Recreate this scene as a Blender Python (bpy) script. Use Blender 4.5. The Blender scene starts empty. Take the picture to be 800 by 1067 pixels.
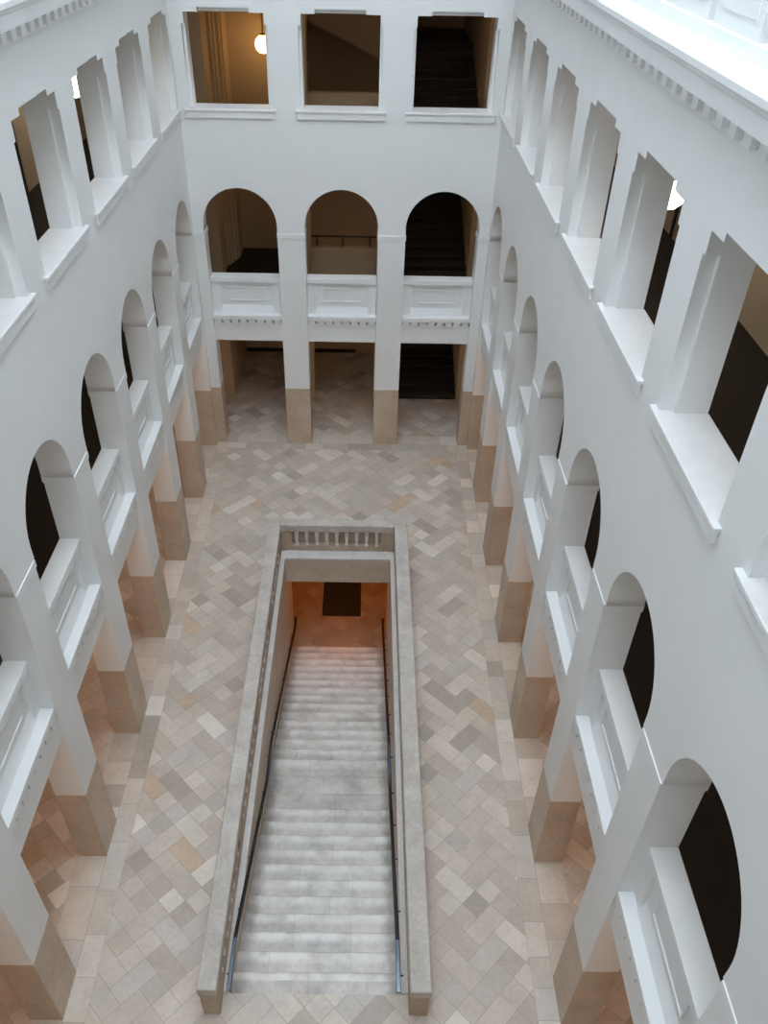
import bpy, bmesh, math, random
from mathutils import Vector, Matrix
random.seed(7)
S = 2.6                       # metres per bay of the side arcades
sc = bpy.context.scene
C = sc.collection
# ------------------------------------------------------------------ layout (in bays)
XL, XR = -1.554, 1.316        # courtyard faces of the side walls
YB, YC = 0.455, 0.374         # face of the back wall, inner end of the first side bay
YF = -7.60                    # front wall
T = 0.188                     # wall thickness
W = 0.262                     # pillar width
GD = 0.872                    # gallery depth
XLO, XRO = XL - T - GD, XR + T + GD
YI = 1.50      # inner wall of the back gallery
ZP, ZI0, ZI, ZSP, RA = 0.708, 2.36, 2.408, 2.474, 0.356
F1, F2, F3 = 1.54, 3.10, 4.66
NB = 8
BXC = [-1.097, -0.119, 0.859]  # centres of the back bays
PX = [(-0.742, -0.474), (0.236, 0.504)]

# ------------------------------------------------------------------ materials
def new_mat(name):
    m = bpy.data.materials.new(name); m.use_nodes = True
    nt = m.node_tree; nt.nodes.clear()
    out = nt.nodes.new('ShaderNodeOutputMaterial'); b = nt.nodes.new('ShaderNodeBsdfPrincipled')
    nt.links.new(b.outputs[0], out.inputs[0])
    return m, nt, b
def pos(nt, scale=(1, 1, 1), rot=(0, 0, 0)):
    g = nt.nodes.new('ShaderNodeNewGeometry'); mp = nt.nodes.new('ShaderNodeMapping')
    mp.inputs['Scale'].default_value = scale; mp.inputs['Rotation'].default_value = rot
    nt.links.new(g.outputs['Position'], mp.inputs['Vector'])
    return mp.outputs[0]
def noise(nt, vec, scale, detail=4, rough=0.55):
    n = nt.nodes.new('ShaderNodeTexNoise'); n.inputs['Scale'].default_value = scale
    n.inputs['Detail'].default_value = detail; n.inputs['Roughness'].default_value = rough
    nt.links.new(vec, n.inputs['Vector']); return n.outputs['Fac']
def ramp(nt, fac, stops):
    r = nt.nodes.new('ShaderNodeValToRGB'); e = r.color_ramp.elements
    while len(e) < len(stops): e.new(0.5)
    for k, (p, c) in enumerate(stops):
        e[k].position = p; e[k].color = (c[0], c[1], c[2], 1)
    nt.links.new(fac, r.inputs[0]); return r.outputs[0]
def mixc(nt, a, b, fac, mode='MIX'):
    m = nt.nodes.new('ShaderNodeMix'); m.data_type = 'RGBA'; m.blend_type = mode
    for s, v in ((m.inputs[6], a), (m.inputs[7], b), (m.inputs[0], fac)):
        if isinstance(v, (int, float)): s.default_value = v
        elif isinstance(v, tuple): s.default_value = (v[0], v[1], v[2], 1)
        else: nt.links.new(v, s)
    return m.outputs[2]
def bump(nt, b, h, strength, dist=0.01):
    n = nt.nodes.new('ShaderNodeBump'); n.inputs['Strength'].default_value = strength; n.inputs['Distance'].default_value = dist
    nt.links.new(h, n.inputs['Height']); nt.links.new(n.outputs[0], b.inputs['Normal'])
def simple(name, col, rough=0.6, var=0.06, scale=3.0, metal=0.0, bmp=0.0, bscale=40):
    m, nt, b = new_mat(name)
    v = pos(nt)
    lo = tuple(c * (1 - var) for c in col); hi = tuple(min(1, c * (1 + var)) for c in col)
    nt.links.new(ramp(nt, noise(nt, v, scale), [(0.3, lo), (0.7, hi)]), b.inputs['Base Color'])
    b.inputs['Roughness'].default_value = rough; b.inputs['Metallic'].default_value = metal
    if bmp: bump(nt, b, noise(nt, v, bscale, 5), bmp)
    return m
def stone(name, base, dark, light, scale=1.2, fine=18, rough=0.55, bmp=0.15, joints=None):
    m, nt, b = new_mat(name)
    v = pos(nt)
    c = ramp(nt, noise(nt, v, scale, 5, 0.6), [(0.28, dark), (0.5, base), (0.74, light)])
    f = ramp(nt, noise(nt, v, fine, 5, 0.7), [(0.3, (0.86, 0.85, 0.84)), (0.7, (1.08, 1.08, 1.08))])
    c = mixc(nt, c, f, 1.0, 'MULTIPLY')
    nt.links.new(c, b.inputs['Base Color'])
    b.inputs['Roughness'].default_value = rough
    bump(nt, b, noise(nt, v, fine * 1.5, 5), bmp)
    return m
M = {}
M['plaster'] = simple('white_plaster', (0.80, 0.805, 0.80), 0.75, 0.015, 1.2, bmp=0.03, bscale=60)
M['plaster2'] = simple('white_plaster_moulding', (0.80, 0.81, 0.81), 0.6, 0.02, 1.5)
M['sill'] = simple('white_painted_sill', (0.80, 0.80, 0.80), 0.45, 0.03, 6)
M['cream'] = simple('cream_wall_paint', (0.56, 0.43, 0.285), 0.7, 0.03, 1.5, bmp=0.03)
M['creamlight'] = simple('cream_ceiling_paint', (0.62, 0.53, 0.41), 0.7, 0.02, 1.5)
M['plinth'] = stone('beige_limestone', (0.56, 0.445, 0.34), (0.47, 0.365, 0.27), (0.63, 0.52, 0.415), 1.1, 14, 0.45, 0.05)
M['coping'] = stone('rough_grey_limestone', (0.545, 0.51, 0.465), (0.45, 0.415, 0.375), (0.65, 0.615, 0.57), 2.2, 14, 0.75, 0.5)
M['parapet'] = stone('brownish_limestone', (0.46, 0.36, 0.275), (0.38, 0.29, 0.215), (0.52, 0.42, 0.33), 1.6, 16, 0.7, 0.2)
M['stepstone'] = None
def step_mat():
    m, nt, b = new_mat('worn_grey_stair_stone')
    v = pos(nt)
    oi = nt.nodes.new('ShaderNodeObjectInfo')
    c = ramp(nt, noise(nt, v, 1.6, 6, 0.65), [(0.3, (0.47, 0.435, 0.395)), (0.5, (0.65, 0.61, 0.565)), (0.68, (0.78, 0.745, 0.70))])
    f = ramp(nt, noise(nt, v, 11, 5, 0.7), [(0.3, (0.88, 0.875, 0.87)), (0.7, (1.06, 1.06, 1.06))])
    c = mixc(nt, c, f, 1.0, 'MULTIPLY')
    a = nt.nodes.new('ShaderNodeVertexColor'); a.layer_name = 'tile'
    c = mixc(nt, c, a.outputs[0], 1.0, 'MULTIPLY')
    # patchy pale nosings: bright bands of light on the treads painted into the colour
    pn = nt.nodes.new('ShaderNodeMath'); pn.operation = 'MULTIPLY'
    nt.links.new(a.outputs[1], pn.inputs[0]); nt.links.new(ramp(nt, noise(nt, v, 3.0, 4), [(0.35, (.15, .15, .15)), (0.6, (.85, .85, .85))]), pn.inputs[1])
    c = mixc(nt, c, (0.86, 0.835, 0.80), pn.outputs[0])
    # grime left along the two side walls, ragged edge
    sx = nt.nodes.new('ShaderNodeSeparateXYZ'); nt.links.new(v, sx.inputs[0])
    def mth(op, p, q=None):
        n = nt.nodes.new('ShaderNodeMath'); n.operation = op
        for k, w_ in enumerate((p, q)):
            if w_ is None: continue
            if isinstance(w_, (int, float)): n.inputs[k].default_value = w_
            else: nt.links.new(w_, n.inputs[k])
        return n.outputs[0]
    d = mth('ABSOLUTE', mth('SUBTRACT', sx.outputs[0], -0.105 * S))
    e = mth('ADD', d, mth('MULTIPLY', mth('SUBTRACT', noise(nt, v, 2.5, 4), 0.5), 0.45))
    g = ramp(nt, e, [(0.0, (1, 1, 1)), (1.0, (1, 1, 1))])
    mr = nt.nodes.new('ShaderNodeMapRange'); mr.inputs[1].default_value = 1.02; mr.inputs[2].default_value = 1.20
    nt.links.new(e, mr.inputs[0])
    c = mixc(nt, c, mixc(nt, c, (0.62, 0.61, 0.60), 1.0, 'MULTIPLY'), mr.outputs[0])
    nt.links.new(c, b.inputs['Base Color']); b.inputs['Roughness'].default_value = 0.38
    bump(nt, b, noise(nt, v, 7, 5), 0.25, 0.02)
    return m
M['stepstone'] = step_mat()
M['ledge'] = stone('pale_limestone', (0.68, 0.66, 0.635), (0.62, 0.60, 0.57), (0.74, 0.72, 0.70), 2.0, 14, 0.6, 0.1)
M['stairwall'] = stone('stairwell_limestone', (0.63, 0.525, 0.42), (0.56, 0.46, 0.36), (0.69, 0.585, 0.48), 0.9, 12, 0.6, 0.05)
M['slab'] = simple('floor_bedding', (0.40, 0.355, 0.31), 0.9, 0.1, 5)
M['darkfloor'] = simple('black_linoleum', (0.018, 0.016, 0.016), 0.5, 0.1, 4)
M['darkstep'] = simple('black_stair_covering', (0.016, 0.015, 0.015), 0.45, 0.15, 4)
M['nosing'] = simple('dark_stair_nosing', (0.05, 0.045, 0.04), 0.4, 0.1, 4)
M['door'] = simple('dark_stained_wood', (0.03, 0.022, 0.017), 0.4, 0.2, 5)
M['rail'] = simple('dark_bronze_handrail', (0.11, 0.125, 0.15), 0.16, 0.1, 8, metal=1.0)
M['iron'] = simple('black_iron', (0.02, 0.02, 0.02), 0.5, 0.1, 8)
M['brass'] = simple('aged_brass', (0.35, 0.24, 0.10), 0.4, 0.1, 8, metal=0.8)
M['mat'] = simple('dark_door_matting', (0.022, 0.02, 0.016), 0.9, 0.25, 30, bmp=0.3, bscale=120)
def glow(name, col, st):
    m, nt, b = new_mat(name)
    b.inputs['Base Color'].default_value = (0.9, 0.88, 0.82, 1); b.inputs['Roughness'].default_value = 0.3
    b.inputs['Emission Color'].default_value = (*col, 1); b.inputs['Emission Strength'].default_value = st
    return m
M['globe_warm'] = glow('warm_opal_glass', (1.0, 0.62, 0.22), 9)
M['globe_pale'] = glow('pale_opal_glass', (1.0, 0.90, 0.74), 7)
def tile_mat():
    m, nt, b = new_mat('mixed_limestone_tiles')
    a = nt.nodes.new('ShaderNodeVertexColor'); a.layer_name = 'tile'
    v = pos(nt)
    f = ramp(nt, noise(nt, v, 2.2, 5, 0.65), [(0.3, (0.90, 0.89, 0.88)), (0.7, (1.06, 1.06, 1.06))])
    c = mixc(nt, a.outputs[0], f, 1.0, 'MULTIPLY')
    f2 = ramp(nt, noise(nt, v, 12, 5, 0.7), [(0.35, (0.93, 0.92, 0.91)), (0.65, (1.04, 1.04, 1.04))])
    c = mixc(nt, c, f2, 1.0, 'MULTIPLY')
    nt.links.new(c, b.inputs['Base Color'])
    b.inputs['Roughness'].default_value = 0.42
    return m
M['tile'] = tile_mat()

# ------------------------------------------------------------------ mesh helpers (coordinates in bays)
class MB:
    def __init__(s): s.bm = bmesh.new()
    def box(s, x0, x1, y0, y1, z0, z1, mi=0):
        vs = [s.bm.verts.new((x * S, y * S, z * S)) for z in (z0, z1) for y in (y0, y1) for x in (x0, x1)]
        for f in ((0, 2, 3, 1), (4, 5, 7, 6), (0, 1, 5, 4), (2, 6, 7, 3), (0, 4, 6, 2), (1, 3, 7, 5)):
            fc = s.bm.faces.new([vs[i] for i in f]); fc.material_index = mi
        return s
    def prism(s, pts, axis, a0, a1, mi=0):
        """extrude a closed polygon along an axis: 'x' pts=(y,z); 'y' pts=(x,z); 'z' pts=(x,y)"""
        def P(p, a):
            q = {'x': (a, p[0], p[1]), 'y': (p[0], a, p[1]), 'z': (p[0], p[1], a)}[axis]
            return tuple(c * S for c in q)
        A = [s.bm.verts.new(P(p, a0)) for p in pts]; B = [s.bm.verts.new(P(p, a1)) for p in pts]
        n = len(pts)
        fs = [s.bm.faces.new(A), s.bm.faces.new(B[::-1])]
        for i in range(n): fs.append(s.bm.faces.new((A[i], B[i], B[(i + 1) % n], A[(i + 1) % n])))
        for f in fs: f.material_index = mi
        return s
    def tube(s, pts, r, n=10):
        pts = [Vector(p) for p in pts]; rings = []
        for i, p in enumerate(pts):
            d = (pts[min(i + 1, len(pts) - 1)] - pts[max(i - 1, 0)]).normalized()
            u = d.cross(Vector((0, 0, 1)));
            if u.length < 1e-4: u = Vector((1, 0, 0))
            u.normalize(); w = u.cross(d).normalized()
            rings.append([s.bm.verts.new((p + (u * math.cos(2 * math.pi * k / n) + w * math.sin(2 * math.pi * k / n)) * r) * S) for k in range(n)])
        for a, b in zip(rings, rings[1:]):
            for k in range(n):
                f = s.bm.faces.new((a[k], a[(k + 1) % n], b[(k + 1) % n], b[k])); f.smooth = True
        s.bm.faces.new(rings[0][::-1]); s.bm.faces.new(rings[-1])
        return s
    def lathe(s, prof, cx=0, cy=0, n=24):
        rings = []
        for r, z in prof:
            if r < 1e-5: rings.append([s.bm.verts.new((cx * S, cy * S, z * S))])
            else: rings.append([s.bm.verts.new(((cx + r * math.cos(2 * math.pi * k / n)) * S, (cy + r * math.sin(2 * math.pi * k / n)) * S, z * S)) for k in range(n)])
        for a, b in zip(rings, rings[1:]):
            for k in range(n):
                q = [a[k % len(a)], a[(k + 1) % len(a)], b[(k + 1) % len(b)], b[k % len(b)]]
                q = list(dict.fromkeys(q))
                if len(q) > 2:
                    f = s.bm.faces.new(q); f.smooth = True
        return s
    def build(s, name, mats, parent=None, bevel=0.0):
        me = bpy.data.meshes.new(name)
        bmesh.ops.recalc_face_normals(s.bm, faces=s.bm.faces)
        s.bm.to_mesh(me); s.bm.free()
        for m in (mats if isinstance(mats, (list, tuple)) else [mats]): me.materials.append(M[m])
        o = bpy.data.objects.new(name, me); C.objects.link(o)
        if parent: o.parent = parent
        if bevel:
            b = o.modifiers.new('edge', 'BEVEL'); b.width = bevel * S; b.segments = 2; b.limit_method = 'ANGLE'; b.angle_limit = math.radians(40)
        return o
def tag(o, label=None, cat=None, group=None, kind=None):
    if label: o['label'] = label
    if cat: o['category'] = cat
    if group: o['group'] = group
    if kind: o['kind'] = kind
    return o
def empty(name, x, y, z, label, cat, group=None, kind=None):
    o = bpy.data.objects.new(name, None); C.objects.link(o); o.empty_display_size = 0.2
    o.location = (x * S, y * S, z * S)
    return tag(o, label, cat, group, kind)
def struct(o, label=None, cat=None): return tag(o, label, cat, None, 'structure')
def copy_tree(o, parent=None):
    c = o.copy(); C.objects.link(c)
    if parent: c.parent = parent
    for ch in list(o.children): copy_tree(ch, c)
    return c
def sheet(outer, holes, depth):
    """flat polygon with holes, extruded: local x,y in the sheet plane, z = 0..depth; returns a mesh (in metres)"""
    cu = bpy.data.curves.new('outline', 'CURVE'); cu.dimensions = '2D'; cu.fill_mode = 'BOTH'; cu.extrude = depth * S / 2
    for loop in [outer] + holes:
        sp = cu.splines.new('POLY'); sp.points.add(len(loop) - 1); sp.use_cyclic_u = True
        for p, q in zip(sp.points, loop): p.co = (q[0] * S, q[1] * S, 0, 1)
    ob = bpy.data.objects.new('outline', cu); C.objects.link(ob)
    dg = bpy.context.evaluated_depsgraph_get()
    me = bpy.data.meshes.new_from_object(ob.evaluated_get(dg))
    bpy.data.objects.remove(ob); bpy.data.curves.remove(cu)
    for v in me.vertices: v.co.z += depth * S / 2
    return me
ORD = ['first', 'second', 'third', 'fourth', 'fifth', 'sixth', 'seventh', 'eighth', 'ninth']

# ------------------------------------------------------------------ pillars
def pillar(x, y, w, dpt, label, group, axis):
    """axis 'x': stands in a side wall (w along y, dpt along x); 'y': stands in the back wall"""
    hx, hy = (dpt / 2, w / 2) if axis == 'x' else (w / 2, dpt / 2)
    t = empty('pillar', x, y, 0, label, 'pillar', group)
    MB().box(-hx, hx, -hy, hy, ZP, ZI0).build('shaft', 'plaster', t)
    e = 0.002
    MB().box(-hx - e, hx + e, -hy - e, hy + e, 0, ZP).build('stone_base', 'plinth', t, 0.002)
    e = 0.006
    MB().box(-hx - e, hx + e, -hy - e, hy + e, ZI0, ZI).build('impost', 'plaster2', t, 0.003)
    return t
def corner_pillar(sx, label):
    """L-shaped pillar where a side wall meets the back wall"""
    x0 = XL if sx < 0 else XR
    d = -1 if sx < 0 else 1
    def L(e):
        a = x0 + d * T; b = x0 - d * 0.103
        return [(a + d * e, YC - e), (x0 - d * e, YC - e), (x0 - d * e, YB - e), (b - d * e, YB - e), (b - d * e, YB + T + e), (a + d * e, YB + T + e)]
    t = empty('pillar', 0, 0, 0, label, 'pillar', 'corner pillars')
    MB().prism(L(0), 'z', ZP, ZI0).build('shaft', 'plaster', t)
    MB().prism(L(0.002), 'z', 0, ZP).build('stone_base', 'plinth', t)
    MB().prism(L(0.006), 'z', ZI0, ZI).build('impost', 'plaster2', t)
corner_pillar(-1, 'white L-shaped corner pillar on beige stone base where left arcade meets back wall')
corner_pillar(1, 'white L-shaped corner pillar on beige stone base where right arcade meets back wall')
for side, x in (('left', XL - T / 2), ('right', XR + T / 2)):
    for k in range(1, NB):
        pillar(x, YC - k + W / 2, W, T, f'white square pillar on beige stone base, {ORD[k - 1]} along the {side} arcade counted from the far corner', f'pillars of the {side} arcade', 'x')
pillar(sum(PX[0]) / 2, YB + T / 2, PX[0][1] - PX[0][0], T, 'left of the two free-standing white pillars in the back wall, stone base on the tiled floor', 'pillars of the back arcade', 'y')
pillar(sum(PX[1]) / 2, YB + T / 2, PX[1][1] - PX[1][0], T, 'right of the two free-standing white pillars in the back wall, beside the dark stairs', 'pillars of the back arcade', 'y')

# ------------------------------------------------------------------ walls above the arches
ZW0, ZW1, ZT, ZEAR, ZR = 3.488, 4.238, 4.72, 4.150, 4.272
HW, EAR, RH, REB = 0.335, 0.024, 0.215, 0.055
def arch_run(c):
    pts = [(c - RA, ZI), (c - RA, ZSP)]
    n = 40
    for i in range(1, n): a = math.pi - math.pi * i / n; pts.append((c + RA * math.cos(a), ZSP + RA * math.sin(a)))
    return pts + [(c + RA, ZSP), (c + RA, ZI)]
def win_outer(c):
    return [(c - HW - EAR, ZW0), (c - HW - EAR, ZEAR), (c - HW, ZEAR), (c - HW, ZW1), (c - RH, ZW1), (c - RH, ZR), (c + RH, ZR), (c + RH, ZW1), (c + HW, ZW1), (c + HW, ZEAR), (c + HW + EAR, ZEAR), (c + HW + EAR, ZW0)]
def win_inner(c): return [(c - HW, ZW0), (c - HW, ZW1), (c + HW, ZW1), (c + HW, ZW0)]
def wall_with_openings(name, centres, u0, u1, matrix, label):
    bot = []
    for c in centres: bot += arch_run(c)
    outer = [(u0, ZI)] + bot + [(u1, ZI), (u1, ZT - 0.002), (u0, ZT - 0.002)]
    bm = bmesh.new()
    for me, dz in ((sheet(outer, [win_outer(c) for c in centres], REB), 0), (sheet(outer, [win_inner(c) for c in centres], T - REB), REB)):
        b2 = bmesh.new(); b2.from_mesh(me)
        for v in b2.verts: v.co.z += dz * S
        tmp = bpy.data.meshes.new('t'); b2.to_mesh(tmp); b2.free(); bm.from_mesh(tmp); bpy.data.meshes.remove(tmp); bpy.data.meshes.remove(me)
    bmesh.ops.transform(bm, matrix=matrix, verts=bm.verts)
    bmesh.ops.recalc_face_normals(bm, faces=bm.faces)
    me = bpy.data.meshes.new(name); bm.to_mesh(me); bm.free(); me.materials.append(M['plaster'])
    o = bpy.data.objects.new(name, me); C.objects.link(o)
    return struct(o, label, 'wall')
def frame_matrix(ex, ey, ez, o): # columns: images of local x, y, z
    m = Matrix((ex, ey, ez)).transposed().to_4x4(); m.translation = Vector(o) * S; return m
SIDE_C = [YC - k - (1 - W) / 2 for k in range(NB)]      # centres of the side bays
mat_left = frame_matrix((0, 1, 0), (0, 0, 1), (-1, 0, 0), (XL, 0, 0))
mat_right = frame_matrix((0, 1, 0), (0, 0, 1), (1, 0, 0), (XR, 0, 0))
mat_back = frame_matrix((1, 0, 0), (0, 0, 1), (0, 1, 0), (0, YB, 0))
asc = SIDE_C[::-1]
wall_with_openings('wall_left', asc, YF, YB, mat_left, 'white plastered wall above the left arcade')
wall_with_openings('wall_right', asc, YF, YB, mat_right, 'white plastered wall above the right arcade')
wall_with_openings('wall_back', BXC, XL - T, XR + T, mat_back, 'white plastered back wall with three arches and three square openings')

# ------------------------------------------------------------------ window surrounds: sill + apron
def bay_local(matrix, c):
    m = matrix.copy(); return m @ Matrix.Translation((c * S, 0, 0))
wn = [0]
def window(matrix, c, label):
    wn[0] += 1
    t = bpy.data.objects.new(f'window_{wn[0]}', None); C.objects.link(t); t.matrix_world = bay_local(matrix, c) @ Matrix.Translation((0, ZW0 * S, 0)); t.empty_display_size = .2
    struct(t, label, 'window')
    # local: x along wall, y up, z into the wall
    w = 0.405
    MB().prism([(-w, 0.028), (w, 0.028), (w, -0.030), (HW + EAR - .001, -0.030), (HW + EAR - .001, REB), (HW - .001, REB), (HW - .001, T + .004), (-HW + .001, T + .004), (-HW + .001, REB), (-HW - EAR + .001, REB), (-HW - EAR + .001, -0.030), (-w, -0.030)][2:] if False else
               [(-w, -0.030), (w, -0.030), (w, -0.001), (HW + EAR - .001, -0.001), (HW + EAR - .001, REB - .001), (HW - .001, REB - .001), (HW - .001, T + .004), (-HW + .001, T + .004), (-HW + .001, REB - .001), (-HW - EAR + .001, REB - .001), (-HW - EAR + .001, -0.001), (-w, -0.001)],
               'y', 0.001, 0.022).build('window_sill', 'sill', t, 0.004)
    w2 = w - 0.012
    MB().box(-w2, w2, -0.055, 0.001, -0.020, -0.001).build('apron', 'plaster2', t, 0.003)
# prism 'y' gives (x, y, z) = (p0, a, p1): matches local x / up / depth
for k in range(NB):
    window(mat_left, SIDE_C[k], f'square opening with white sill, {ORD[k]} from the far corner along the left wall')
for k in range(NB):
    window(mat_right, SIDE_C[k], f'square opening with white sill, {ORD[k]} from the far corner along the right wall')
for n, c in zip(('left', 'middle', 'right'), BXC):
    window(mat_back, c, f'{n} square opening with white sill high in the back wall')

# ------------------------------------------------------------------ parapets under the arches
ZC = 1.938; ZL = 1.554
def make_parapet(hw):
    """local x along the wall, y up (absolute), z into the wall"""
    t = bpy.data.objects.new('balcony_parapet', None); C.objects.link(t); t.empty_display_size = .2
    h = hw - 0.001
    MB().box(-h, h, ZC - 0.052, ZC, 0.062, T).build('coping', 'plaster2', t, 0.004)
    b = MB(); b.box(-h, h, ZL, ZC - 0.052, 0.100, T - 0.01)
    b.box(-h, -h + 0.085, ZL, ZC - 0.052, 0.078, 0.1); b.box(h - 0.085, h, ZL, ZC - 0.052, 0.078, 0.1)
    b.box(-h + .085, h - .085, ZC - 0.085, ZC - 0.052, 0.086, 0.1)
    i = h - 0.085
    b.prism([(ZL, 0.070), (ZL + 0.075, 0.1), (ZL, 0.1)], 'x', -i, i)
    b.build('panel', 'plaster2', t, 0.002)
    b = MB(); j = h - 0.155
    z0, z1 = ZL + 0.125, ZC - 0.115
    b.box(-j, j, z0, z1, 0.096, 0.1005)
    for q in ((-j, j, z0, z0 + .012), (-j, j, z1 - .012, z1), (-j, -j + .012, z0 + .012, z1 - .012), (j - .012, j, z0 + .012, z1 - .012)):
        b.box(*q, 0.088, 0.0965)
    b.build('raised_field', 'plaster2', t, 0.0015)
    MB().box(-h, h, ZL - 0.045, ZL, 0.006, T - 0.01).build('ledge', 'plaster2', t, 0.004)
    b = MB(); n = 8; st = 2 * h / n
    for q in range(n):
        c = -h + (q + .5) * st; b.box(c - st * .38, c + st * .38, ZL - 0.090, ZL - 0.0455, 0.010, 0.0705)
    b.build('dentil_course', 'plaster2', t)
    MB().box(-h, h, 1.262, ZL - 0.0905, 0.030, T - 0.01).box(-h, h, ZL - 0.0905, ZL - 0.0455, 0.071, T - 0.01).build('beam', 'plaster', t)
    return t
# these meshes are laid out as (x, y-up, z-in) directly
par0 = None
def parapet(matrix, c, hw, label, group):
    t = make_parapet(hw) if parapet.proto is None or parapet.hw != hw else copy_tree(parapet.proto)
    parapet.proto, parapet.hw = t, hw
    t.matrix_world = bay_local(matrix, c)
    tag(t, label, 'parapet', group)
parapet.proto = None; parapet.hw = 0
for k in range(NB):
    parapet(mat_left, SIDE_C[k], (1 - W) / 2, f'white panelled parapet below the {ORD[k]} arch of the left arcade from the far corner', 'parapets of the left arcade')
for k in range(NB):
    parapet(mat_right, SIDE_C[k], (1 - W) / 2, f'white panelled parapet below the {ORD[k]} arch of the right arcade from the far corner', 'parapets of the right arcade')
for n, c in zip(('left', 'middle', 'right'), BXC):
    parapet(mat_back, c, 0.354, f'white panelled parapet below the {n} arch of the back wall', 'parapets of the back arcade')

# ------------------------------------------------------------------ cornice and upper storey
def cornice(name, matrix, u0, u1, label):
    t = bpy.data.objects.new(name, None); C.objects.link(t); t.matrix_world = matrix; t.empty_display_size = .2
    struct(t, label, 'cornice')
    pr = [(4.520, 0), (4.520, -0.010), (4.535, -0.014), (4.548, -0.014), (4.548, -0.001)]
    MB().prism([(a, b) for a, b in pr], 'x', u0, u1).build('bed_moulding', 'plaster2', t)
    b = MB(); u = u0 + 0.03
    while u < u1 - 0.06:
        b.box(u, u + 0.064, 4.550, 4.606, -0.046, -0.001); u += 0.1285
    b.build('dentil_course', 'plaster2', t)
    pr = [(4.607, -0.001), (4.607, -0.082), (4.668, -0.086), (4.672, -0.092), (4.686, -0.096), (4.694, -0.106), (4.716, -0.106), (4.722, -0.1), (4.722, 0.046), (4.7185, 0.046), (4.7185, -0.001)]
    MB().prism(pr, 'x', u0, u1).build('crown_moulding', 'plaster2', t)
cornice('trim_1', mat_left, YF, YB, 'white dentilled cornice along the top of the left wall')
cornice('trim_2', mat_right, YF, YB, 'white dentilled cornice along the top of the right wall')
cornice('trim_3', mat_back, XL + .11, XR - .11, 'white dentilled cornice along the top of the back wall')
ZTOP = 11.0  # shaft height stretched to even out daylight between upper and lower walls
def upper(name, matrix, u0, u1, label):
    b = MB(); d = 0.044
    b.box(u0, u1, 4.7225, 4.772, d, d + 0.2)
    b.box(u0, u1, 4.772, ZTOP, d + 0.085, d + 0.2)
    u = u1 - 0.04
    # raised panels between narrow upright recesses
    ph = (-3.98 - u0) % 0.515
    k = u0 + ph - 0.515
    while k < u1:
        a, c = max(u0, k + 0.034), min(u1, k + 0.515 - 0.034)
        if c - a > .05:
            b.box(a, c, 4.772, ZTOP, d + 0.02, d + 0.085)
            b.box(a + 0.05, c - 0.05, 4.83, ZTOP - .05, d + 0.012, d + 0.02)
        k += 0.515
    o = b.build(name, 'plaster'); o.matrix_world = matrix
    return struct(o, label, 'wall')
upper('wall_upper_left', mat_left, YF, YB + .04, 'white upper storey wall set back above the left cornice')
upper('wall_upper_right', mat_right, YF, YB + .04, 'white upper storey wall with narrow upright recesses above the right cornice')
upper('wall_upper_back', mat_back, XL - .044, XR + .044, 'white upper storey wall above the back cornice')

# ------------------------------------------------------------------ shell: outer walls, gallery floors and ceilings
YE = 4.0      # far end of the stair hall
def holed_box_x(b, x0, x1, y0, y1, z0, z1, holes):
    """slab at x0..x1 with rectangular holes (ya, yb, za, zb), holes sorted by y and not overlapping"""
    y = y0
    for ya, yb, za, zb in holes:
        if ya > y: b.box(x0, x1, y, ya, z0, z1)
        if za > z0: b.box(x0, x1, ya, yb, z0, za)
        if zb < z1: b.box(x0, x1, ya, yb, zb, z1)
        y = yb
    if y < y1: b.box(x0, x1, y, y1, z0, z1)
DL = (-1.20, -0.714, F2, F2 + 0.86); DR = (-2.02, -1.44, F2, F2 + 0.86)
b = MB(); holed_box_x(b, XLO - 0.2, XLO, YF, YI + .2, 0, ZTOP, [DL]); struct(b.build('wall_outer_left', 'cream'), 'cream outer wall of the left galleries', 'wall')
b = MB(); holed_box_x(b, XRO, XRO + 0.2, YF, YI + .2, 0, ZTOP, [DR]); struct(b.build('wall_outer_right', 'cream'), 'cream outer wall of the right galleries', 'wall')
def door(name, x, d, dr, label):
    ya, yb, za, zb = dr
    t = empty(name, x + d * .1, (ya + yb) / 2, za, label, 'door'); tag(t, kind='structure')
    h = (yb - ya) / 2
    MB().box(-.02, .02, -h + .001, h - .001, 0, zb - za - .001).build('door_leaf', 'door', t)
    b = MB()
    for y in (-h, h): b.box(-d * .1 - d * .012, -d * .1, y - .02, y + .02, 0, zb - za + .03) if d > 0 else b.box(.1, .112, y - .02, y + .02, 0, zb - za + .03)
    b.build('door_casing', 'door', t)
    bb = MB(); bb.lathe([(0, -.012), (.01, -.008), (.012, 0), (.01, .008), (0, .012)], -d * .035, h - .05); o = bb.build('door_knob', 'brass', t); o.location.z = .36 * S
door('door_1', XLO, -1, DL, 'dark wooden door in the outer wall of the upper left gallery')
door('door_2', XRO, 1, DR, 'dark wooden door set deep in the outer wall of the upper right gallery')
struct(MB().box(XLO - .2, XRO + .2, YF - .2, YF, 0, 4.45).build('wall_front', 'plaster'), 'white front wall of the courtyard', 'wall')
YN = -9.6  # invented front terrace, so that skylight also comes from behind the camera
struct(MB().box(XLO - .2, XRO + .2, YN - .2, YN, 4.45, ZTOP).build('wall_front_upper_added', 'plaster'), 'unseen white upper wall added behind the camera, set back to admit more skylight', 'wall')
struct(MB().box(XLO - .2, XRO + .2, YN, YF, 4.3, 4.449).build('floor_terrace_added', 'plaster'), 'unseen pale floor added at the front below the extended skylight', 'floor')
b = MB(); b.box(XLO - .2, XLO, YN, YF, 4.45, ZTOP); b.box(XRO, XRO + .2, YN, YF, 4.45, ZTOP)
struct(b.build('wall_terrace_added', 'plaster'), 'unseen side walls added at the front below the extended skylight', 'wall')
SKY0, SKY1 = -9.4, -1.2  # added roof's opening, biased to the camera end to steer the daylight
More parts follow.
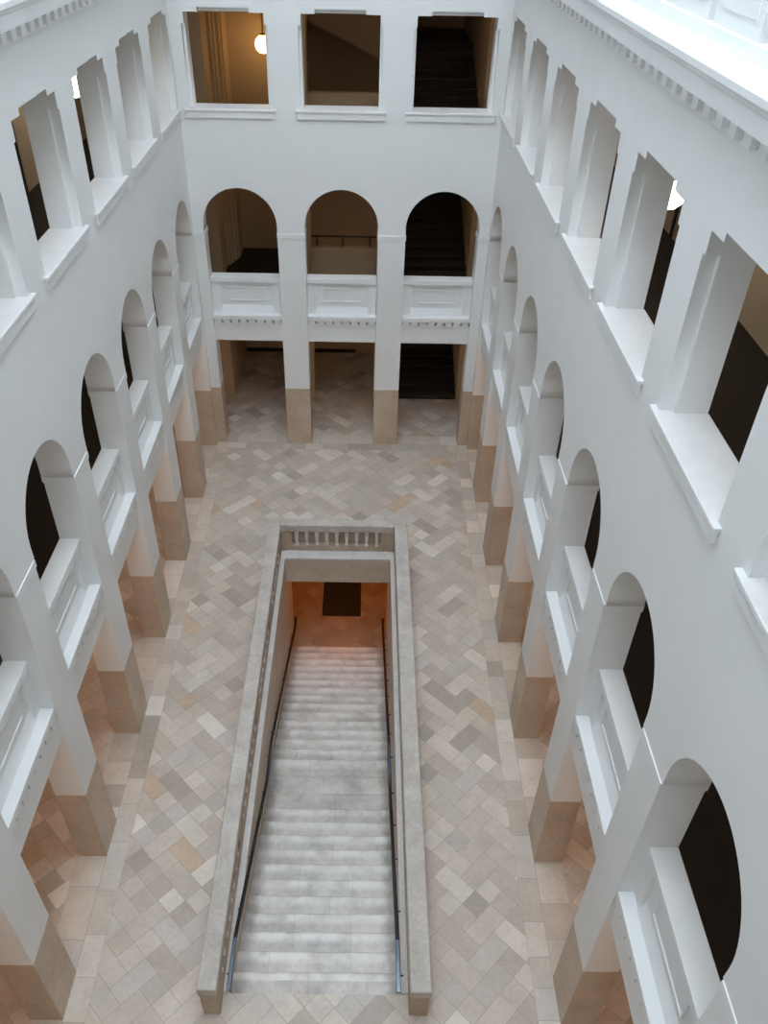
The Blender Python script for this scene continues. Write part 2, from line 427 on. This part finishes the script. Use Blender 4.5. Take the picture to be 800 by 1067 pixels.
b = MB(); b.box(XLO - .2, XRO + .2, YN - .2, SKY0, ZTOP + .001, ZTOP + .1); b.box(XLO - .2, XRO + .2, SKY1, YE + .2, ZTOP + .001, ZTOP + .1)
b.box(XLO - .2, XL - .1, SKY0, SKY1, ZTOP + .001, ZTOP + .1); b.box(XR + .1, XRO + .2, SKY0, SKY1, ZTOP + .001, ZTOP + .1)
struct(b.build('ceiling_roof_added', 'plaster'), 'unseen white roof, added with its long skylight opening placed to shape the light', 'ceiling')
struct(MB().box(XLO - .2, XRO + .2, YE, YE + .2, 0, ZTOP).build('wall_far', 'cream'), 'cream end wall of the stair hall', 'wall')
# gallery floors: dark covering on top, pale soffit below
def gallery(name, z, label):
    b = MB()
    for (x0, x1, y0, y1) in ((XLO, XL - T + .001, YF, YB + T), (XR + T - .001, XRO, YF, YB + T), (XLO, XRO, YB + T, YI + .2),
                             (-1.6, -0.62, YI + .2, 2.74)):
        b.box(x0, x1, y0, y1, z - 0.012, z, 0); b.box(x0, x1, y0, y1, z - 0.14, z - 0.012, 1)
    struct(b.build(name, ['darkfloor', 'creamlight']), label, 'floor')
gallery('floor_first', F1, 'black floor of the first gallery')
gallery('floor_second', F2, 'black floor of the second gallery')
b = MB()
for (x0, x1, y0, y1) in ((XLO, XL - T - .001, YF, YB + T), (XR + T + .001, XRO, YF, YB + T), (XLO, XRO, YB + T + .001, YE)):
    b.box(x0, x1, y0, y1, F3 - 0.16, F3)
struct(b.build('ceiling', 'creamlight'), 'cream ceiling of the second gallery', 'ceiling')
# inner wall of the back gallery with openings into the stair hall
def pier(name, x0, x1, label, z1=4.5): struct(MB().box(x0, x1, YI, YI + .2, 0, z1).build(name, 'cream'), label, 'wall')
pier('wall_inner_left', XLO, -1.487, 'cream inner wall left of the stair hall')
pier('wall_inner_middle', -0.77, -0.489, 'cream pier between left and middle bays of the stair hall')
pier('wall_inner_centre', 0.236, 0.50, 'cream pier between the middle bay and the dark stairs')
pier('wall_inner_right', 1.27, XRO, 'cream inner wall right of the dark stairs')
# stair hall side walls with stepped jamb mouldings at the left
b = MB(); b.box(-2.0, -1.487, YI + .2, YE, 0, 4.5)
for x, y in ((-1.455, 1.86), (-1.43, 1.93), (-1.395, 2.02), (-1.375, 2.09)): b.box(-1.487, x, y, 2.74, F1, 4.5)
struct(b.build('wall_hall_left', 'cream'), 'cream left wall of the stair hall with stepped jamb moulding', 'wall')
struct(MB().box(1.27, 1.47, YI + .2, YE, 0, 4.5).build('wall_hall_right', 'cream'), 'cream wall beside the dark stairs', 'wall')
b = MB(); b.box(-1.487, 0.38, 2.74, 2.84, 0, 2.2); b.box(-1.487, -0.62, 2.42, 2.74, F1, 4.5); b.box(-0.68, -0.62, 1.70, 2.42, F1, 4.5)
struct(b.build('wall_hall_far', 'cream'), 'cream far wall of the left and middle bays of the stair hall', 'wall')
bb = MB()
bb.box(-1.487, -0.0, 2.725, 2.739, 0, 0.05)
struct(bb.build('baseboard_far', 'door'), 'dark baseboard of the stair hall far wall', 'baseboard')

# dark flights in the right bay
def flight(z0, label):
    t = empty('staircase', 0.5, YI, z0, label, 'staircase', 'dark flights of the stair hall')
    n, r = 10, 0.0595; tr = 0.148
    for i in range(n):
        st = MB(); st.box(0.001, 0.769, i * tr + .001, (i + 1) * tr + .02, i * r, (i + 1) * r - .012, 0); st.box(0.001, 0.769, i * tr - .012, (i + 1) * tr + .02, (i + 1) * r - .012, (i + 1) * r, 1)
        st.build('step', ['darkstep', 'nosing'], t)
    ld = MB(); ld.box(0.001, 0.769, n * tr + .02, YE - YI - .001, n * r - .06, n * r); ld.build('landing', 'darkfloor', t)
flight(0.0, 'flight of black steps rising from the ground floor behind the back arcade, at the right')
flight(F1, 'flight of black steps seen through the right arch of the back wall')
flight(F2, 'flight of black steps and landing seen through the top right square opening')
# cross flight seen from the side above the middle bay
t = empty('staircase', 0, 2.82, F2, 'flight of stairs with sloping brown side seen in the top middle square opening', 'staircase', 'cross flights of the stair hall')
sl = -0.43
zz = lambda x: 3.846 - F2 + sl * (x + 0.46)
MB().prism([(0.5, zz(.5)), (-0.62, zz(-.62)), (-0.62, 4.48 - F2), (0.2, 4.48 - F2), (0.5, zz(.5) + .62)], 'y', 0, .06).build('stringer', 'cream', t)
for i in range(8):
    x = 0.5 - .14 * i
    MB().box(x - .14, x, .061, 1.15, zz(x) + .06, zz(x) + .13).build('step', 'darkstep', t)
# low walls in the middle bay
for z, lab in ((F1, 'low cream guard wall seen through the middle arch of the back wall'), (F2, 'low cream guard wall at the foot of the top middle square opening')):
    tag(MB().box(-0.488, 0.235, YI + .06, YI + .14, z, z + 0.335).build('guard_wall', 'cream'), lab, 'wall', 'guard walls of the stair hall')
t = empty('railing', -.126, YI + .1, F1 + .335, 'thin dark metal railing on the low wall behind the middle arch', 'railing')
MB().tube([(-.361, 0, .115), (.361, 0, .115)], .009).build('rail', 'iron', t)
for x in (-.30, -.01, .29): MB().tube([(x, 0, 0), (x, 0, .112)], .008).build('post', 'iron', t)

# ------------------------------------------------------------------ tiled ground floor
HX0, HX1, HY0, HY1 = -0.61, 0.40, -5.35, -1.59
PAL = [((0.555, 0.50, 0.445), 30), ((0.59, 0.54, 0.485), 26), ((0.51, 0.455, 0.40), 18), ((0.65, 0.605, 0.55), 11), ((0.525, 0.485, 0.445), 13), ((0.42, 0.375, 0.33), 7), ((0.54, 0.43, 0.33), 3), ((0.69, 0.655, 0.61), 6), ((0.57, 0.54, 0.51), 6)]
PAL = [((c[0] * 1.10, c[1] * 1.08, c[2] * 1.05), w_) for c, w_ in PAL]
def pick():
    c = random.choices([p[0] for p in PAL], [p[1] for p in PAL])[0]; f = random.uniform(.94, 1.06)
    return tuple(v * f for v in c)
def clip(poly, x0, x1, y0, y1):
    for ax, lim, sg in ((0, x0, 1), (0, x1, -1), (1, y0, 1), (1, y1, -1)):
        out = []
        for i in range(len(poly)):
            p, q = poly[i], poly[(i + 1) % len(poly)]
            a, b_ = sg * (p[ax] - lim), sg * (q[ax] - lim)
            if a >= 0: out.append(p)
            if (a > 0 and b_ < 0) or (a < 0 and b_ > 0):
                k = a / (a - b_); out.append((p[0] + k * (q[0] - p[0]), p[1] + k * (q[1] - p[1])))
        poly = out
        if len(poly) < 3: return None
    ar = sum(poly[i][0] * poly[(i + 1) % len(poly)][1] - poly[(i + 1) % len(poly)][0] * poly[i][1] for i in range(len(poly)))
    return poly if abs(ar) > 1e-6 else None
fbm = bmesh.new(); lay = fbm.loops.layers.float_color.new('tile')
def tile_face(poly, col, z=0.0):
    try: f = fbm.faces.new([fbm.verts.new((p[0] * S, p[1] * S, z * S)) for p in poly])
    except ValueError: return
    for l in f.loops: l[lay] = (*col, 1)
    f.material_index = 0
def herring(regions, seed, z=0.0, w=0.126, phase=(0.0, 0.0)):
    random.seed(seed); g = 0.0016; c45 = math.sqrt(.5)
    xs0 = min(r[0] for r in regions); xs1 = max(r[1] for r in regions); ys0 = min(r[2] for r in regions); ys1 = max(r[3] for r in regions)
    cx, cy = phase
    n = int((abs(xs1 - xs0) + abs(ys1 - ys0)) / w) + 4
    mx, my = (xs0 + xs1) / 2 - cx, (ys0 + ys1) / 2 - cy
    ci, cj = int((mx + my) * c45 / w), int((-mx + my) * c45 / w)
    def emit(a0, a1, b0, b1, col):
        pl = [(a0 * w + g, b0 * w + g), (a1 * w - g, b0 * w + g), (a1 * w - g, b1 * w - g), (a0 * w + g, b1 * w - g)]
        pl = [(cx + (p[0] - p[1]) * c45, cy + (p[0] + p[1]) * c45) for p in pl]
        for r in regions:
            q = clip(pl, *r)
            if q: tile_face(q, col, z)
    for i in range(ci - n, ci + n):
        for j in range(cj - n, cj + n):
            d = (i - j) % 4
            if d == 0: cells = (i, i + 2, j, j + 1)
            elif d == 2: cells = (i, i + 1, j - 1, j + 1)
            else: continue
            x = cx + ((cells[0] - cells[2]) * c45) * w; y = cy + ((cells[0] + cells[2]) * c45) * w
            c1, c2 = pick(), pick(); split = random.random() < .42
            if not any(r[0] - .6 < x < r[1] + .6 and r[2] - .6 < y < r[3] + .6 for r in regions): continue
            if split:
                if d == 0: emit(i, i + 1, j, j + 1, c1); emit(i + 1, i + 2, j, j + 1, c2)
                else: emit(i, i + 1, j - 1, j, c1); emit(i, i + 1, j, j + 1, c2)
            else: emit(*cells, c1)
def course(x0, x1, y0, y1, along, seed):
    """single row of straight-laid slabs"""
    random.seed(seed); g = .0016
    a, e = (y0, y1) if along == 'y' else (x0, x1)
    while a < e - .01:
        l = min(random.uniform(.16, .34), e - a)
        if e - a - l < .06: l = e - a
        q = [(x0 + g, a + g), (x1 - g, a + g), (x1 - g, a + l - g), (x0 + g, a + l - g)] if along == 'y' else [(a + g, y0 + g), (a + l - g, y0 + g), (a + l - g, y1 - g), (a + g, y1 - g)]
        tile_face(q, pick()); a += l
BW = 0.13
fx0, fx1, fy1 = XL + BW, XR - BW, YB - BW
herring([(fx0, HX0, YF, fy1), (HX1, fx1, YF, fy1), (HX0, HX1, HY1, fy1), (HX0, HX1, YF, HY0 - .125)], 3, phase=(0.897 + .0, -4.121))
herring([(XLO, XL - T, YF, YI + .2), (XR + T, XRO, YF, YI + .2), (XL - T, XR + T, YB + T, 2.74)], 5)
course(fx0 - BW, fx0, YF, YB, 'y', 11); course(fx1, fx1 + BW, YF, YB, 'y', 12); course(fx0, fx1, fy1, YB, 'x', 13)
for x0, x1, sd in ((XL - T, XL, 14), (XR, XR + T, 15)): course(x0, x1, YF, YB + T, 'y', sd)
course(XL, XR, YB, YB + T, 'x', 16)
me = bpy.data.meshes.new('floor')
fb = MB(); fb.bm.free(); fb.bm = fbm
for f in fbm.faces: f.material_index = 0
for (x0, x1, y0, y1) in ((XLO, HX0 - .006, YF, YE), (HX1 + .006, XRO, YF, YE), (HX0 - .006, HX1 + .006, HY1 + .022, YE), (HX0 - .006, HX1 + .006, YF, HY0 - .126)):
    fb.box(x0, x1, y0, y1, -0.291, -0.0015, 1)
fbm.normal_update()
for f in fbm.faces:
    if f.material_index == 0 and f.normal.z < 0: f.normal_flip()
fbm.to_mesh(me); fbm.free()
me.materials.append(M['tile']); me.materials.append(M['slab'])
fo = bpy.data.objects.new('floor', me); C.objects.link(fo); struct(fo, 'diagonally laid floor of mixed beige and grey stone tiles', 'floor')

# ------------------------------------------------------------------ main staircase going down
Y0, TR, RI, LD = -5.348, 0.148, 0.061, 0.503
stair = empty('staircase', -0.105, Y0, -RI, 'broad worn grey stone staircase leading down from the courtyard between balustrades', 'staircase')
def step(i, y0, y1, z):
    """one course of stone blocks: dished tread, rounded nosing at the lower (far) edge"""
    random.seed(100 + int(-z * 1000))
    b = MB(); x0, x1 = HX0 + .105 + .001, HX1 + .105 - .001
    y0 -= Y0; y1 -= Y0; z += RI
    lay = b.bm.loops.layers.float_color.new('tile')
    rows = [(y0, y1)] if y1 - y0 < .3 else [(y0, y0 + .165), (y0 + .166, y0 + .33), (y0 + .331, y1)]
    for ri_, (ya, yb) in enumerate(rows):
        last = ri_ == len(rows) - 1
        top = [(ya - (.02 if ri_ == 0 else 0), z - .10), (ya - (.02 if ri_ == 0 else 0), z - .003), (ya + .02, z - .005), (ya + .07, z - .005)]
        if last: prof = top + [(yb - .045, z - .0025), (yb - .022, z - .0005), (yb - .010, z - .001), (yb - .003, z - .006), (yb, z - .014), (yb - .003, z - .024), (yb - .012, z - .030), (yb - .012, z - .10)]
        else: prof = top + [(yb, z - .005), (yb, z - .10)]
        cuts = sorted([x0] + [x0 + (x1 - x0) * f for f in random.choice([(.33, .7), (.45, .8), (.25, .6), (.55,), (.2, .5, .75)])] + [x1])
        for a, e in zip(cuts, cuts[1:]):
            n0 = len(b.bm.faces); b.prism(prof, 'x', a + .0005, e - .0005); b.bm.faces.ensure_lookup_table()
            g = random.uniform(.90, 1.04); t_ = random.uniform(-.01, .02)
            for f in list(b.bm.faces)[n0:]:
                for l in f.loops: l[lay] = (g + t_, g, g - t_, 1.0 if last and l.vert.co.y > (yb - .05) * S else 0.0)  # alpha masks the nosing strip that is painted brighter
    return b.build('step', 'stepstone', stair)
step(0, Y0 - .124, Y0, 0)
for i in range(10):
    step(i, Y0 + i * TR, Y0 + (i + 1) * TR, -(i + 1) * RI)
yl = Y0 + 10 * TR
o = step(10, yl, yl + LD, -11 * RI); o.name = 'landing'
for j in range(14):
    step(j, yl + LD + j * TR, yl + LD + (j + 1) * TR, -(12 + j) * RI)
ZB = -26 * RI - 0.011
YEND = yl + LD + 14 * TR
# stairwell walls
struct(MB().box(HX0 - .12, HX0, HY0 - .1, -1.15, ZB, -0.2915).build('wall_stairwell_left', 'stairwall'), 'limestone wall on the left of the stairwell', 'wall')
struct(MB().box(HX1, HX1 + .12, HY0 - .1, -1.15, ZB, -0.2915).build('wall_stairwell_right', 'stairwall'), 'limestone wall on the right of the stairwell', 'wall')
# facing of the slab edges round the opening
b = MB()
b.box(HX0 - .004, HX0, HY0, HY1, -.2915, -.001); b.box(HX1, HX1 + .004, HY0, HY1, -.2915, -.001)
b.box(HX0, HX1, HY1 + .012, HY1 + .02, -.295, -.001); b.box(HX0, HX1, HY1, HY1 + .012, -.085, -.001); b.box(HX0, HX1, HY1 + .004, HY1 + .012, -.105, -.085)
struct(b.build('trim_4', 'stairwall'), 'limestone facing round the edge of the stair opening', 'trim')
# basement
bx0, bx1, by0, by1 = -1.6, 1.4, -1.15, 1.3
fbm = bmesh.new(); lay = fbm.loops.layers.float_color.new('tile')
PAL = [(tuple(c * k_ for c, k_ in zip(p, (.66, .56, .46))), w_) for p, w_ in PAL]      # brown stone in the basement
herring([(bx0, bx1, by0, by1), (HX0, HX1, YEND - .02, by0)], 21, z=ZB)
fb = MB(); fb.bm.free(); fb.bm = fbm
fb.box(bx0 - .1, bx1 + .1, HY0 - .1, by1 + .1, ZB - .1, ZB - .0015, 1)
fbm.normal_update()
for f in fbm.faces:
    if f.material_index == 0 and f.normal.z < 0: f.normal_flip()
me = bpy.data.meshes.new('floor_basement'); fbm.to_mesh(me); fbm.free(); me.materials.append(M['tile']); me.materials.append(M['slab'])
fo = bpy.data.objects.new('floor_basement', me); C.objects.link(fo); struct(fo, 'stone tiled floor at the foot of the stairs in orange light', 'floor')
b = MB(); b.box(bx0 - .1, bx0, by0, by1, ZB, -.292); b.box(bx1, bx1 + .1, by0, by1, ZB, -.292); b.box(bx0, bx1, by1, by1 + .1, ZB, -.292)
b.box(bx0, HX0 - .12, by0 - .1, by0, ZB, -.292); b.box(HX1 + .12, bx1, by0 - .1, by0, ZB, -.292)
struct(b.build('wall_basement', 'cream'), 'walls of the basement hall', 'wall')
tag(MB().box(-0.325, 0.125, -0.755, -0.02, ZB, ZB + .006).build('door_mat', 'mat', None, .002), 'dark rectangular mat on the orange-lit floor at the foot of the stairs', 'mat')

# ------------------------------------------------------------------ balustrade round the stairwell
bal = empty('balustrade', -0.105, -3.5, 0, 'rough limestone balustrade with broad coping around three sides of the stairwell', 'balustrade')
ox, oy = 0.105, 3.5
ZCB, ZCT = 0.252, 0.334
LI, RI_ = -0.646, 0.432          # inner edges of the coping
LO, RO = -0.757, 0.553
BI, BO = -1.478, -1.375
FE = -5.592
def bbox(x0, x1, y0, y1, z0, z1, name, mat, bev=0.004):
    return MB().box(x0 + ox, x1 + ox, y0 + oy, y1 + oy, z0, z1).build(name, mat, bal, bev)
bbox(LO, LI, FE, BO, ZCB, ZCT, 'coping', 'coping', .008)
bbox(RI_, RO, FE, BO, ZCB, ZCT, 'coping', 'coping', .008)
bbox(LI, RI_, BI, BO, ZCB, ZCT, 'coping', 'coping', .008)
# base blocks with the inner ledge
ZBA = 0.078
def ledge(x0, x1, y0, y1): bbox(x0, x1, y0, y1, 0, 0.022, 'ledge', 'ledge', .003)
ledge(LI - .02, HX0 + .001, FE + .12, HY1 + .11); ledge(HX1 - .001, RI_ + .02, FE + .12, HY1 + .11); ledge(HX0 + .001, HX1 - .001, HY1 - .001, HY1 + .115)
li, lo = LI - .006, LO + .008
ri, ro = RI_ + .006, RO - .008
bi, bo = BI + .006, BO - .008
bbox(lo, li, FE + .005, bo, 0, ZBA, 'base', 'parapet'); bbox(ri, ro, FE + .005, bo, 0, ZBA, 'base', 'parapet'); bbox(li, ri, bi, bo, 0, ZBA, 'base', 'parapet')
# solid posts
ends = [(FE + .005, -5.435), (-4.60, -4.425), (-3.585, -3.42), (-2.585, -2.42), (-1.575, bo)]
for a, b_ in ends:
    bbox(lo, li, a, b_, ZBA, ZCB, 'post', 'parapet', .002); bbox(ri, ro, a, b_, ZBA, ZCB, 'post', 'parapet', .002)
bbox(li, -.542, bi, bo, ZBA, ZCB, 'post', 'parapet', .002); bbox(.308, ri, bi, bo, ZBA, ZCB, 'post', 'parapet', .002)
# solid backing on the outer half, the pins stand in front of it
bbox(lo, lo + .040, ends[0][1], ends[-1][0], ZBA, ZCB, 'backing', 'parapet', .001); bbox(ro - .040, ro, ends[0][1], ends[-1][0], ZBA, ZCB, 'backing', 'parapet', .001)
bbox(-.542, .308, bo - .040, bo, ZBA, ZCB, 'backing', 'parapet', .001)
# balusters: small square tapered pins
hb = MB(); a_, b2 = .020, .014
vs = []
h = ZCB - ZBA
for z, r in ((0, .017), (.012, .017), (.014, .010), (h * .62, .0175), (h - .02, .016), (h - .018, .019), (h, .019)):
    vs.append([hb.bm.verts.new((sx * r * S, sy * r * S, z * S)) for sx, sy in ((-1, -1), (1, -1), (1, 1), (-1, 1))])
for p, q in zip(vs, vs[1:]):
    for k in range(4): hb.bm.faces.new((p[k], p[(k + 1) % 4], q[(k + 1) % 4], q[k]))
hb.bm.faces.new(vs[0][::-1]); hb.bm.faces.new(vs[-1])
pin = hb.build('baluster', 'ledge', bal); first = [True]
def baluster(x, y):
    o = pin if first[0] else pin.copy()
    if not first[0]: C.objects.link(o); o.parent = bal
    first[0] = False
    o.location = ((x + ox) * S, (y + oy) * S, ZBA * S)
xm_l, xm_r, ym = li - .024, ri + .024, bi + .024
for k in range(4):
    a, e = ends[k][1], ends[k + 1][0]
    for x in (xm_l, xm_r):
        for q in range(8): baluster(x, a + (e - a) * (q + .5) / 8)
for q in range(9): baluster(-.500 + .0958 * q, ym)

# ------------------------------------------------------------------ handrails
def handrail(x, wx, label):
    t = empty('handrail', x, -5.57, 0, label, 'handrail', 'handrails of the main staircase')
    P = [(-5.575, .292), (-5.29, .292), (-5.24, .272), (-3.86, -.32), (-3.80, -.338), (-3.45, -.338), (-3.39, -.356), (-1.36, -1.205), (-1.30, -1.222), (-1.16, -1.222)]
    b = MB(); rings = []; hw, hh = .0125, .010
    for i, (y, z) in enumerate(P):
        a, c = P[max(i - 1, 0)], P[min(i + 1, len(P) - 1)]
        d = Vector((0, c[0] - a[0], c[1] - a[1])).normalized(); u = Vector((0, -d.z, d.y))
        sec = [(-hw, -hh), (hw, -hh), (hw, hh * .6), (hw * .75, hh), (-hw * .75, hh), (-hw, hh * .6)]
        rings.append([b.bm.verts.new((Vector((0, y + 5.57, z)) + Vector((p, 0, 0)) + u * q) * S) for p, q in sec])
    for p, q in zip(rings, rings[1:]):
        for k in range(6): b.bm.faces.new((p[k], p[(k + 1) % 6], q[(k + 1) % 6], q[k]))
    b.bm.faces.new(rings[0][::-1]); b.bm.faces.new(rings[-1])
    b.build('rail', 'rail', t)
    def zr(y):
        for (a, za), (b_, zb) in zip(P, P[1:]):
            if a <= y <= b_: return za + (zb - za) * (y - a) / (b_ - a)
    d = wx - x
    for y in (-5.47, -5.05, -4.60, -4.26, -3.90, -3.55, -3.27, -2.97, -2.67, -2.37, -2.07, -1.75, -1.45):
        z = zr(y) - .012
        MB().tube([(0, y + 5.57, z), (0, y + 5.57, z - .02), (d * .5, y + 5.57, z - .026), (d, y + 5.57, z - .026)], .005, 8).build('bracket', 'iron', t)
handrail(-0.583, HX0, 'dark metal handrail along the left wall of the main staircase')
handrail(0.368, HX1, 'dark metal handrail along the right wall of the main staircase')

# ------------------------------------------------------------------ lamps
def lamp(x, y, z, mat, label, col, power, r=.085):
    t = empty('pendant_lamp', x, y, z, label, 'lamp', 'globe lamps of the galleries')
    MB().lathe([(0, -r), (r * .5, -r * .87), (r * .87, -r * .5), (r, 0), (r * .87, r * .5), (r * .5, r * .87), (r * .3, r * .97)]).build('globe', mat, t)
    MB().lathe([(0, r * .93), (r * .36, r * .93), (r * .36, r * 1.1), (r * .1, r * 1.2), (.008, r * 1.25), (.008, 4.5 - z - .03), (.04, 4.5 - z - .02), (.04, 4.5 - z), (0, 4.5 - z)], n=16).build('stem', 'brass', t)
    return t
def point(x, y, z, col, power, r=.08):
    l = bpy.data.lights.new('unseen_light', 'POINT'); l.color = col; l.energy = power; l.shadow_soft_size = r * S
    o = bpy.data.objects.new('unseen_light', l); C.objects.link(o); o.location = (x * S, y * S, z * S)
DEEP = (1.0, 0.54, 0.23); WARM = (1.0, 0.60, 0.27); PALE = (1.0, 0.74, 0.46)
lamp(-2.22, -0.25, 3.80, 'globe_pale', 'glowing white globe lamp in the upper left gallery', PALE, 20)
lamp(1.87, -2.64, 3.76, 'globe_pale', 'glowing white globe lamp in the upper right gallery', PALE, 20)
lamp(-0.962, 2.1, 3.766, 'globe_warm', 'glowing yellow globe lamp behind the top left opening of the back wall', WARM, 20)
# unseen gallery and basement lights without fixtures, spread to warm the reveals
for k in range(8):
    y = SIDE_C[k]
    for x in (XL - T - .43, XR + T + .43):
        point(x, y, 1.22, DEEP, 11); point(x, y, 2.72, PALE, 4); point(x, y, 4.3, PALE, 4.5)
point(-0.1, 1.1, 1.22, DEEP, 6)
point(-0.1, 1.1, 2.75, WARM, 9)  # fill light added to warm the low guard wall
point(0.88, 1.08, 2.75, WARM, 6)
point(0.88, 1.08, 4.3, WARM, 6)
point(-0.1, 1.0, 4.3, WARM, 9)  # fill light added to brighten the sloping stringer
point(-1.0, 1.85, 2.75, WARM, 4)  # fill light added to lift the dark left bay
point(-0.1, -0.55, -0.55, (1.0, 0.31, 0.05), 65)

# ------------------------------------------------------------------ daylight through the glass roof
w = bpy.data.worlds.new('sky'); sc.world = w; w.use_nodes = True
bg = w.node_tree.nodes['Background']; bg.inputs[0].default_value = (0.80, 0.905, 1.0, 1); bg.inputs[1].default_value = 6.5

# ------------------------------------------------------------------ camera
cd = bpy.data.cameras.new('camera'); cam = bpy.data.objects.new('camera', cd); C.objects.link(cam); sc.camera = cam
pitch, yaw, roll, fpx = -0.6770, 0.0088, 0.0208, 852.865
cp, sp, cy, sy = math.cos(pitch), math.sin(pitch), math.cos(yaw), math.sin(yaw)
fw = Vector((sy * cp, cy * cp, sp)); rt = Vector((cy, -sy, 0)); up = rt.cross(fw)
c_, s_ = math.cos(roll), math.sin(roll)
r2 = rt * c_ + up * s_; u2 = -rt * s_ + up * c_
m = Matrix((r2, u2, -fw)).transposed().to_4x4(); m.translation = Vector((0.1221, -7.5068, 5.1966)) * S
cam.matrix_world = m
cd.sensor_fit = 'HORIZONTAL'; cd.sensor_width = 36; cd.lens = fpx / 800 * 36
cd.shift_x = 17.25 / 800; cd.shift_y = 13.59 / 800; cd.clip_start = 0.05; cd.clip_end = 200

vs_ = sc.view_settings; vs_.view_transform = 'Standard'; vs_.look = 'None'; vs_.exposure = 0.0; vs_.gamma = 1.0; vs_.use_curve_mapping = False
sc.display_settings.display_device = 'sRGB'
sc.cycles.max_bounces = 12; sc.cycles.diffuse_bounces = 8; sc.cycles.use_denoising = True
sc.cycles.sample_clamp_indirect = 6
